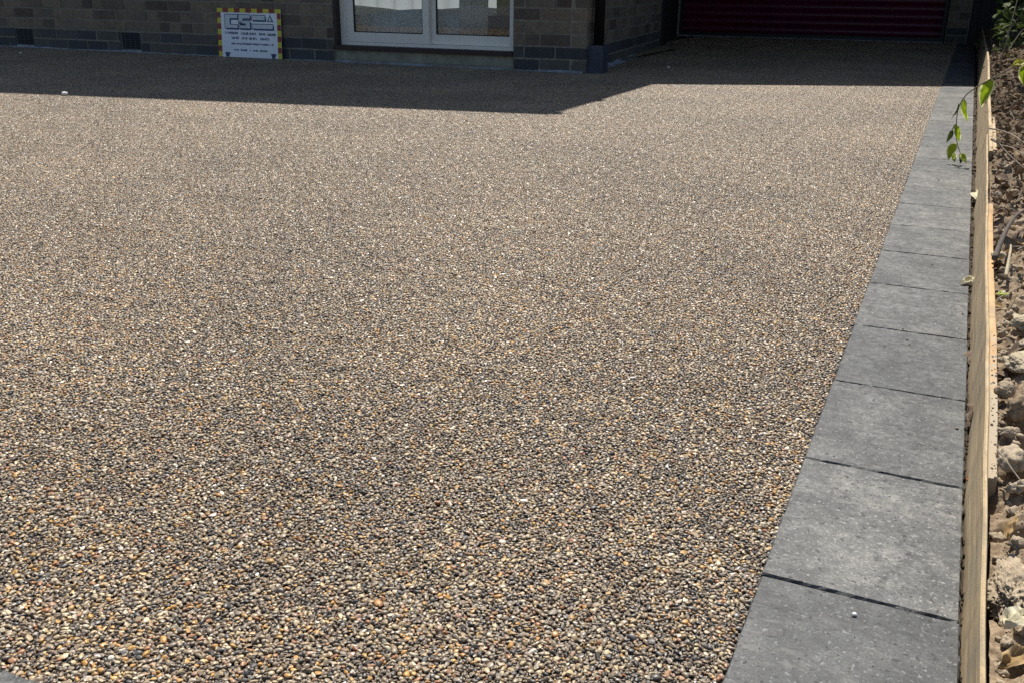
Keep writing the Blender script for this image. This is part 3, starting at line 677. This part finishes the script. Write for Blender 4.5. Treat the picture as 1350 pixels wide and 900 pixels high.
# crumbs and small clods (uncountable)
def lump(sub, seed, amp=.28, f=1.6, amp2=.12):
    v, f_ = icos(sub); out = []
    for p in v:
        P = Vector(p); d = 1 + amp * noise.noise(P * f + Vector((seed, 0, 0))) + amp2 * .8 * noise.noise(P * f * 2.7 + Vector((0, seed, 0))) + amp2 * .6 * noise.noise(P * f * 8 + Vector((0, 0, seed))) + amp2 * .55 * noise.noise(P * f * 18 + Vector((seed, 0, seed))) + amp2 * .4 * noise.noise(P * f * 36)
        out.append(P * d)
    return np.array(out), f_
lumps = [lump(2 if s < 9 else 3, s * 3.7, .6, 1.3, .34) for s in range(14)]
lumps[:9] = [lump(1, 50 + k * 2.9, .6, 1.3, .34) for k in range(9)]
VV = []; FF = []; nb = 0
for k in range(7500):
    y = .45 + (random.random() ** 1.7) * 6; x = board_at(y)[0] + .016 + random.random() ** 1.3 * (.07 + .09 * y)
    r = (.0008 + .0068 * random.random() ** 6) * (1 + .12 * y)
    v, f_ = lumps[random.randrange(9, 14) if r > .0045 else random.randrange(9)]; a = random.uniform(0, 6.28); c, s = math.cos(a), math.sin(a)
    v = v * np.array([r * random.uniform(.8, 1.3), r, r * random.uniform(.6, .95)]); v = np.stack([v[:, 0] * c - v[:, 1] * s, v[:, 0] * s + v[:, 1] * c, v[:, 2]], 1) + [x, y, soil_h(x, y) + r * .4]
    VV.append(v); FF.append(f_ + nb); nb += len(v)
for k in range(110):                                             # dirt spilled on the near end of the batten
    y = 1.02 + random.random() ** 1.5 * .45; bx_, bz = board_at(y); r = .0003 + .0016 * random.random() ** 3
    v, f_ = lumps[k % 9]; v = v * [r, r * 1.2, r * .7] + [bx_ + random.uniform(.006, .016), y, bz - .004 + r * .3]
    VV.append(v); FF.append(f_ + nb); nb += len(v)
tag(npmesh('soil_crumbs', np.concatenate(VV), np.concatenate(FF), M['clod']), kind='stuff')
def clod(name, x, y, z, rx, ry, rz, seed, mat, label, cat, amp=.3, f=1.5, amp2=.16, sub=5):
    v, f_ = lump(sub, seed, amp, f, amp2); v = v * [rx, ry, rz]
    o = npmesh(name, v, f_, mat, loc=(x, y, z)); return tag(o, label, cat)
clod('soil_clod', .116, .845, .034, .024, .048, .022, 2.2, M['clod'], 'largest crumbly pale soil clod beside the near end of the timber board', 'soil clod', .3, 1.3, .2, 6)
clod('soil_clod', .108, 1.235, .082, .011, .014, .010, 5.1, M['clod'], 'rounded grey clod resting near the orange batten end', 'soil clod', .25, 1.4, .14, 5)
clod('flat_stone', .129, 1.33, .088, .020, .028, .010, 8.3, M['palestone'], 'flat pale buff stone above the rounded clod', 'stone', .4, 1.5, .16, 5)
clod('flat_stone', .135, 1.49, .094, .014, .022, .010, 9.9, M['palestone'], 'pale stone wedge at the frame edge further up the soil bed', 'stone', .4, 1.5, .15, 5)
clod('flat_stone', .107, 1.83, .108, .011, .012, .007, 1.7, M['palestone'], 'small pale flat stone touching the orange batten', 'stone', .4, 1.5, .15, 4)
clod('soil_clod', .112, 1.06, .070, .014, .022, .012, 6.4, M['clod'], 'dark cracked clod under the thin pale twig', 'soil clod', .3, 1.7, .2, 4)
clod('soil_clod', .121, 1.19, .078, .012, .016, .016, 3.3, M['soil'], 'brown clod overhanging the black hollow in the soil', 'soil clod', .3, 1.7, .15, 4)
clod('white_pebble', -.0135, .801, .0026, .0021, .0024, .0018, 4.4, M['white'], 'tiny white pebble lying on the nearest whole block', 'pebble', .2, 1.2, .05, 2)
clod('white_pebble', -4.092, 3.535, .009, .017, .015, .011, 1.4, M['white'], 'small white scrap at the edge of the house shadow', 'scrap', .3, 1.6, .1, 2)
clod('white_pebble', -6.756, 5.477, .006, .010, .009, .008, 2.4, M['white'], 'tiny white stone in shade in front of the left air vent', 'pebble', .3, 1.6, .1, 2)
clod('white_pebble', -1.921, 6.887, .006, .010, .010, .008, 3.9, M['white'], 'lone white speck on shaded drive near the garage side wall', 'pebble', .3, 1.6, .1, 2)
# dark specks of grit on the blocks
gv = []; gf = []; nb = 0
for k in range(26):
    y = .75 + random.random() ** 1.2 * 5.2; x = random.uniform(X0 + .01, X0 + W - .004); r = random.uniform(.0008, .0022)
    v, f_ = lumps[k % 14]; v = v * [r * 1.3, r, r * .6] + [x, y, .0022 + r * .2]; gv.append(v); gf.append(f_ + nb); nb += len(v)
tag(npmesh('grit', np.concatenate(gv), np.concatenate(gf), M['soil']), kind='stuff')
# gap filling dirt between blocks and board
gv = []; gf = []; nb = 0
for k in range(420):
    y = .5 + random.random() ** 1.5 * 6; x = random.uniform(X0 + W + .0005, board_at(y)[0] - .003); r = random.uniform(.001, .0032) * (1 + .1 * y)
    v, f_ = lumps[k % 14]; v = v * [r, r * 1.2, r * .8] + [x, y, -.011 + random.uniform(-.005, .006)]; gv.append(v); gf.append(f_ + nb); nb += len(v)
tag(npmesh('gap_dirt', np.concatenate(gv), np.concatenate(gf), M['gap_shade_soil']), kind='stuff')

# ------------------------------------------------------------------ leaves
def leaf_geo(ln, wd, fold, curl, n=12, twist=0, crumple=0):
    """ovate blade along +X from the stalk, returns verts, faces, edge attribute"""
    V = []; A = []; F = []; m = 8
    for i in range(n + 1):
        q = i / n; hw = wd * (math.sin(math.pi * min(1, q ** .78)) ** .9) * (1 - .25 * q)
        for k in range(m + 1):
            e = -1 + 2 * k / m; x = ln * q; y = hw * e; z = abs(e) * hw * fold - curl * ln * q * q + .06 * wd * math.sin(q * 9 + e * 3) + crumple * wd * noise.noise(Vector((q * 4.3, e * 2.1, ln * 900)))
            c, s = math.cos(twist * q), math.sin(twist * q); V.append((x, y * c - z * s, y * s + z * c)); A.append(max(abs(e), abs(2 * q - 1) ** 3))
    for i in range(n):
        for k in range(m): F.append((i * (m + 1) + k, i * (m + 1) + k + 1, (i + 1) * (m + 1) + k + 1, (i + 1) * (m + 1) + k))
    return V, F, A
def leaf(name, a, b, wd, up, mat, parent=None, fold=.3, curl=.15, twist=0, label=None, cat=None, thick=0):
    a = Vector(a); b = Vector(b); d = b - a; ln = d.length; d.normalize(); up = Vector(up); s = up.cross(d).normalized(); nrm = d.cross(s)
    V, F, A = leaf_geo(ln, wd, fold, curl, 16, twist, .9 if name == 'dry_leaf' else .25)
    mb = MB(); mb.add([a + d * v[0] + s * v[1] + nrm * v[2] for v in V], F)
    o = mb.build(name, mat, parent, smooth=True, loc=None if parent else a, label=label, cat=cat)
    at = o.data.attributes.new('edge', 'FLOAT', 'POINT'); at.data.foreach_set('value', A)
    return o
br = empty('overhanging_branch', (.60, 3.62, .42), 'thin drooping branch with white edged green leaves hanging over the edging', 'branch')
MB().tube(smoothcurve([(.62, 3.62, .44), (.35, 3.56, .385), (.175, 3.52, .332), (.132, 3.52, .307), (.083, 3.52, .274), (.043, 3.52, .244), (.018, 3.52, .216), (.005, 3.52, .174), (.008, 3.515, .125), (.016, 3.51, .078), (.035, 3.50, .035)], 5),
          [.0032 - .0022 * i / 50 for i in range(51)], 8).build('stem', M['stem'], br, smooth=True)
LV = [((.088, 3.52, .276), (.066, 3.50, .192), .027, (-.5, -.9, .3), 'varleaf', .25), ((.018, 3.52, .210), (.033, 3.50, .138), .013, (-.6, -.8, .1), 'varleaf', .5), ((.004, 3.52, .195), (-.003, 3.51, .142), .006, (.9, -.5, 0), 'hedge', .6),
      ((.009, 3.515, .125), (.025, 3.50, .072), .012, (-.3, -1, .2), 'varleaf', .45), ((.006, 3.52, .13), (-.002, 3.53, .105), .006, (.5, -.8, .2), 'hedge', .5), ((-.001, 3.52, .108), (-.011, 3.51, .066), .009, (.3, -1, .1), 'hedge', .4),
      ((.013, 3.51, .068), (.000, 3.47, .018), .018, (-.3, -.8, .5), 'varleaf', .35), ((.012, 3.505, .035), (.022, 3.47, .012), .010, (.2, -.8, .6), 'varleaf', .4), ((.037, 3.50, .036), (.056, 3.47, .012), .011, (-.2, -.7, .6), 'varleaf', .5), ((.035, 3.50, .034), (.040, 3.47, .008), .009, (.4, -.8, .3), 'hedge', .5),
      ((.172, 3.52, .334), (.138, 3.50, .324), .016, (0, -.8, .7), 'yelleaf', .3), ((.176, 3.52, .325), (.180, 3.50, .262), .020, (-.4, -.9, .2), 'varleaf', .25), ((.20, 3.52, .34), (.23, 3.48, .30), .02, (0, -.8, .6), 'varleaf', .3), ((.30, 3.54, .37), (.27, 3.48, .31), .022, (0, -.8, .6), 'varleaf', .3), ((.42, 3.57, .40), (.45, 3.5, .34), .022, (0, -.8, .6), 'varleaf', .3)]
for a, b, wd, up, mt, fo in LV: leaf('leaf', a, b, wd, up, M[mt], br, fold=fo, curl=random.uniform(.02, .2))
for y in (2.98,):
    leaf('dry_leaf', (.0865, 2.95, .012), (.072, 2.80, .045), .014, (-.6, -.3, .8), M['palescrap'], fold=.4, curl=.3, label='curled whitish leaf caught against the foot of the far board', cat='leaf')
leaf('dry_leaf', (.083, 2.02, .012), (.061, 1.985, .006), .010, (.1, -.3, 1), M['palescrap'], fold=.3, curl=.1, label='pale cream leaf with orange stalk lying across the block edge', cat='leaf')
MB().tube([(.082, 2.0, .012), (.088, 2.04, .022), (.0915, 2.06, .03)], .0012, 6).build('dry_stalk', M['orange_timber'], loc=(.082, 2.0, .012), label='orange dry stalk beside the cream leaf at the board', cat='stalk')
leaf('dry_leaf', (.080, 1.30, .006), (.091, 1.345, .030), .012, (-1, -.4, .6), M['greyleaf'], fold=.4, curl=.2, label='dark brown leaf scrap wedged between block and board', cat='leaf')
leaf('dry_leaf', (.0785, 1.55, -.002), (.087, 1.63, .014), .011, (-.5, -.4, 1), M['greyleaf'], fold=.2, curl=.1, label='grey brown leaf stuck in the wide gap by the board', cat='leaf')
leaf('dry_leaf', (.080, 1.125, .001), (.087, 1.14, .010), .005, (-.5, -.5, 1), M['rust'], fold=.6, curl=.5, label='tiny rust coloured bud lying in the joint gap', cat='leaf')
leaf('dry_leaf', (.0975, .712, .050), (.128, .742, .052), .0095, (.15, -.25, 1), M['deadleaf'], fold=.3, curl=-.25, label='curled tan dead leaf lowest at the frame corner', cat='leaf')
leaf('dry_leaf', (.102, .768, .052), (.128, .792, .060), .012, (-.1, -.35, 1), M['palescrap'], fold=.25, curl=.1, label='broad dull olive dead leaf in shadow below the large clod', cat='leaf')
leaf('dry_leaf', (.106, .893, .062), (.1085, .915, .080), .006, (-.6, -.7, .2), M['deadleaf'], fold=.6, curl=.2, label='small folded tan leaf standing upright behind the large clod', cat='leaf')
# twigs, roots
def twig(name, pts, r, mat, label, n=6):
    P = smoothcurve(pts, n); k = len(P)
    P = [p + Vector((0, 0, 1)) * .0012 * noise.noise(p * 60) for p in P]
    return MB().tube(P, [r * (1 - .55 * i / k) for i in range(k)], 8).build(name, M[mat], smooth=True, loc=pts[0], label=label, cat='twig')
twig('twig', [(.096, 1.045, .084), (.105, 1.02, .083), (.115, .995, .080), (.128, .965, .078)], .0011, 'twig', 'long thin straw coloured twig slanting over the near clods')
twig('twig', [(.103, 3.03, .15), (.12, 2.94, .15), (.145, 2.76, .145), (.178, 2.56, .14)], .0032, 'darktwig', 'dark twig slanting down to the frame edge below the branch')
twig('twig', [(.099, 3.236, .155), (.13, 3.17, .158), (.16, 3.07, .158), (.19, 2.9, .155)], .0026, 'twig', 'pale bent twig just above the dark slanting one')
twig('twig', [(.12, 2.92, .15), (.15, 2.84, .155), (.19, 2.70, .15)], .002, 'twig', 'short side twig forking off the dark slanting one')
twig('root', [(.100, 1.80, .108), (.108, 1.86, .122), (.118, 1.93, .132), (.134, 2.02, .140), (.16, 2.1, .145)], .0052, 'darktwig', 'thick arched dark root rising beside the orange batten')
twig('twig', [(.116, 1.70, .104), (.119, 1.75, .112), (.122, 1.80, .124), (.1225, 1.825, .128)], .0032, 'palestone', 'stubby cut pale stick end standing in the soil')
twig('twig', [(.100, 1.575, .098), (.116, 1.60, .102), (.132, 1.63, .106), (.155, 1.66, .110)], .0011, 'twig', 'hair thin grey twig past the green weed scrap')
twig('twig', [(.159, 5.67, .15), (.150, 5.60, .20), (.139, 5.5, .26), (.118, 5.30, .298), (.112, 5.25, .290)], .004, 'twig', 'hooked upright stem behind the far board in shade')
twig('twig', [(.16, 7.9, .30), (.181, 8.20, .352), (.24, 8.8, .385), (.32, 8.9, .38), (.5, 8.9, .40)], .008, 'twig', 'arched pale bare stem under the shrub')
for k, (p, d) in enumerate([((.106, 1.602, .098), (.112, 1.63, .104)), ((.110, 1.60, .10), (.117, 1.625, .110)), ((.102, 1.575, .098), (.099, 1.60, .105))]): pass
wd = empty('weed', (.108, 1.60, .095), 'small pale green weed scrap behind the orange batten', 'plant')
for k in range(6):
    a = random.uniform(0, 6.28); p = Vector((.108, 1.60, .099)); leaf('leaf', p, p + Vector((math.cos(a) * .011, math.sin(a) * .014, random.uniform(.003, .012))), .0045, (0, 0, 1), M['varleaf'], wd)

# leaf litter and dry stalks over the far half of the bed (uncountable)
V0, F0_, A0 = leaf_geo(1, .3, .35, .25, 4); V0 = np.array(V0); F0n = np.array(F0_); A0 = np.array(A0)
def scatter(name, n, fn, mat, kind='stuff', parent=None, **kw):
    vv = []; ff = []; aa = []; nb = 0
    for k in range(n):
        p, size, nz = fn(k); d = rng.normal(size=3); d[2] *= nz; d /= np.linalg.norm(d); u = rng.normal(size=3) + [0, 0, 1.2]; s = np.cross(u, d); s /= np.linalg.norm(s) + 1e-9; q = np.cross(d, s)
        vv.append(np.asarray(p) + size * (V0[:, :1] * d + V0[:, 1:2] * s * random.uniform(.7, 1.3) + V0[:, 2:] * q)); ff.append(F0n + nb); aa.append(A0); nb += len(V0)
    o = npmesh(name, np.concatenate(vv), np.concatenate(ff), mat); at = o.data.attributes.new('edge', 'FLOAT', 'POINT'); at.data.foreach_set('value', np.concatenate(aa).astype(np.float32))
    if parent: o.parent = parent; o.location = -wl(parent)
    tag(o, kind=kind, **kw); return o
def lit2(k):
    y = 2.2 + 8 * random.random() ** 1.1; x = board_at(y)[0] + .02 + random.random() ** 1.2 * .085 * y; return (x, y, soil_h(x, y) + random.uniform(.002, .02)), random.uniform(.01, .035), .6
scatter('leaf_litter', 2600, lit2, M['brownleaf'])
def lit(k):
    y = 1.3 + 9 * random.random() ** 1.3; x = board_at(y)[0] + .022 + random.random() ** 1.2 * .11 * y; return (x, y, soil_h(x, y) + .004), random.uniform(.012, .04), .35
scatter('leaf_litter', 900, lit, M['greyleaf']); scatter('leaf_litter', 260, lit, M['deadleaf'])
vv = MB()
for k in range(380):
    y = 1.5 + 8 * random.random() ** 1.2; x = board_at(y)[0] + .03 + random.random() * .10 * y; a = random.uniform(0, 6.28); l_ = random.uniform(.02, .10); l_ = min(l_, (x - board_at(y)[0] - .015) / max(.05, -math.cos(a)) if math.cos(a) < 0 else l_); z = soil_h(x, y) + .006
    vv.tube([(x, y, z), (x + math.cos(a) * l_ * .5, y + math.sin(a) * l_ * .5, z + random.uniform(0, .025)), (x + math.cos(a) * l_, y + math.sin(a) * l_, z + random.uniform(-.004, .04))], random.uniform(.0008, .002), 5)
vv.build('dry_stalks', M['twig'], kind='stuff')
# shrub behind the far board
sh = empty('shrub', (.8, 7.6, .15), 'untidy dark green shrub crowding the far board and fence', 'shrub')
def shp(k):
    while True:
        y = random.uniform(3.7, 11.8); z = .12 + 2.0 * random.random() ** 1.5; x = random.uniform(.02, 1.9)
        if y > 5.6:
            if x < .12 + .018 * (y - 5.5) + .10 * noise.noise(Vector((y * 2.3, z * 3, 4))): continue
            if y < 6.6 and z < .12 + .15 * (6.6 - y) + .12 * noise.noise(Vector((x * 4, y * 3, 9))): continue
        else:  # unseen overhang above the view, placed to shade the soil
            if z < .70 + .12 * noise.noise(Vector((x * 4, y * 3, 2))) or z > 1.5 or x < .05 + .1 * noise.noise(Vector((y * 3, z * 3, 1))): continue
        if noise.noise(Vector((x * 3.2, y * 3.2, z * 3.2))) < -.12: continue
        return (x, y, z), random.uniform(.03, .062), .8
def shade_foliage(k):  # unseen foliage added above the view to dapple the soil with shade
    while True:
        p = (random.uniform(.05, 1.3), random.uniform(3.5, 6.3), random.uniform(.66, 1.35))
        if noise.noise(Vector(p) * 4.0) < -.05: continue
        return p, random.uniform(.03, .06), .8
scatter('foliage', 1900, shade_foliage, M['hedge'], parent=sh)
scatter('foliage', 17000, shp, M['hedge'], parent=sh); scatter('foliage', 180, shp, M['varleaf'], parent=sh)
for k in range(16):
    y = 4.9 + k * .42; x = .55 + random.uniform(0, .4); z0 = .12
    P = [(x, y, z0)]; dx, dy = random.uniform(-.5, .3), random.uniform(-.4, .4)
    for q in (.25, .5, .75, 1): P.append((x + dx * q + random.uniform(-.05, .05), y + dy * q + random.uniform(-.05, .05), z0 + 1.7 * q))
    MB().tube(smoothcurve(P, 4), [.014 - .010 * i / 17 for i in range(17)], 7).build('stem', M['darktwig'], sh, smooth=True)
# bare woody stems leaning out low down
for k in range(12):
    y = 4.6 + random.random() * 5; x = board_at(y)[0] + .05 + random.random() * .3; z = soil_h(x, y); h = random.uniform(.15, .5); a = random.uniform(.02, .3)
    MB().tube(smoothcurve([(x, y, z), (x + a * .4, y + random.uniform(-.1, .1), z + h * .5), (x + a, y + random.uniform(-.2, .2), z + h)], 5), [.004 - .0028 * i / 11 for i in range(11)], 6).build('stem', M['twig'], sh, smooth=True)
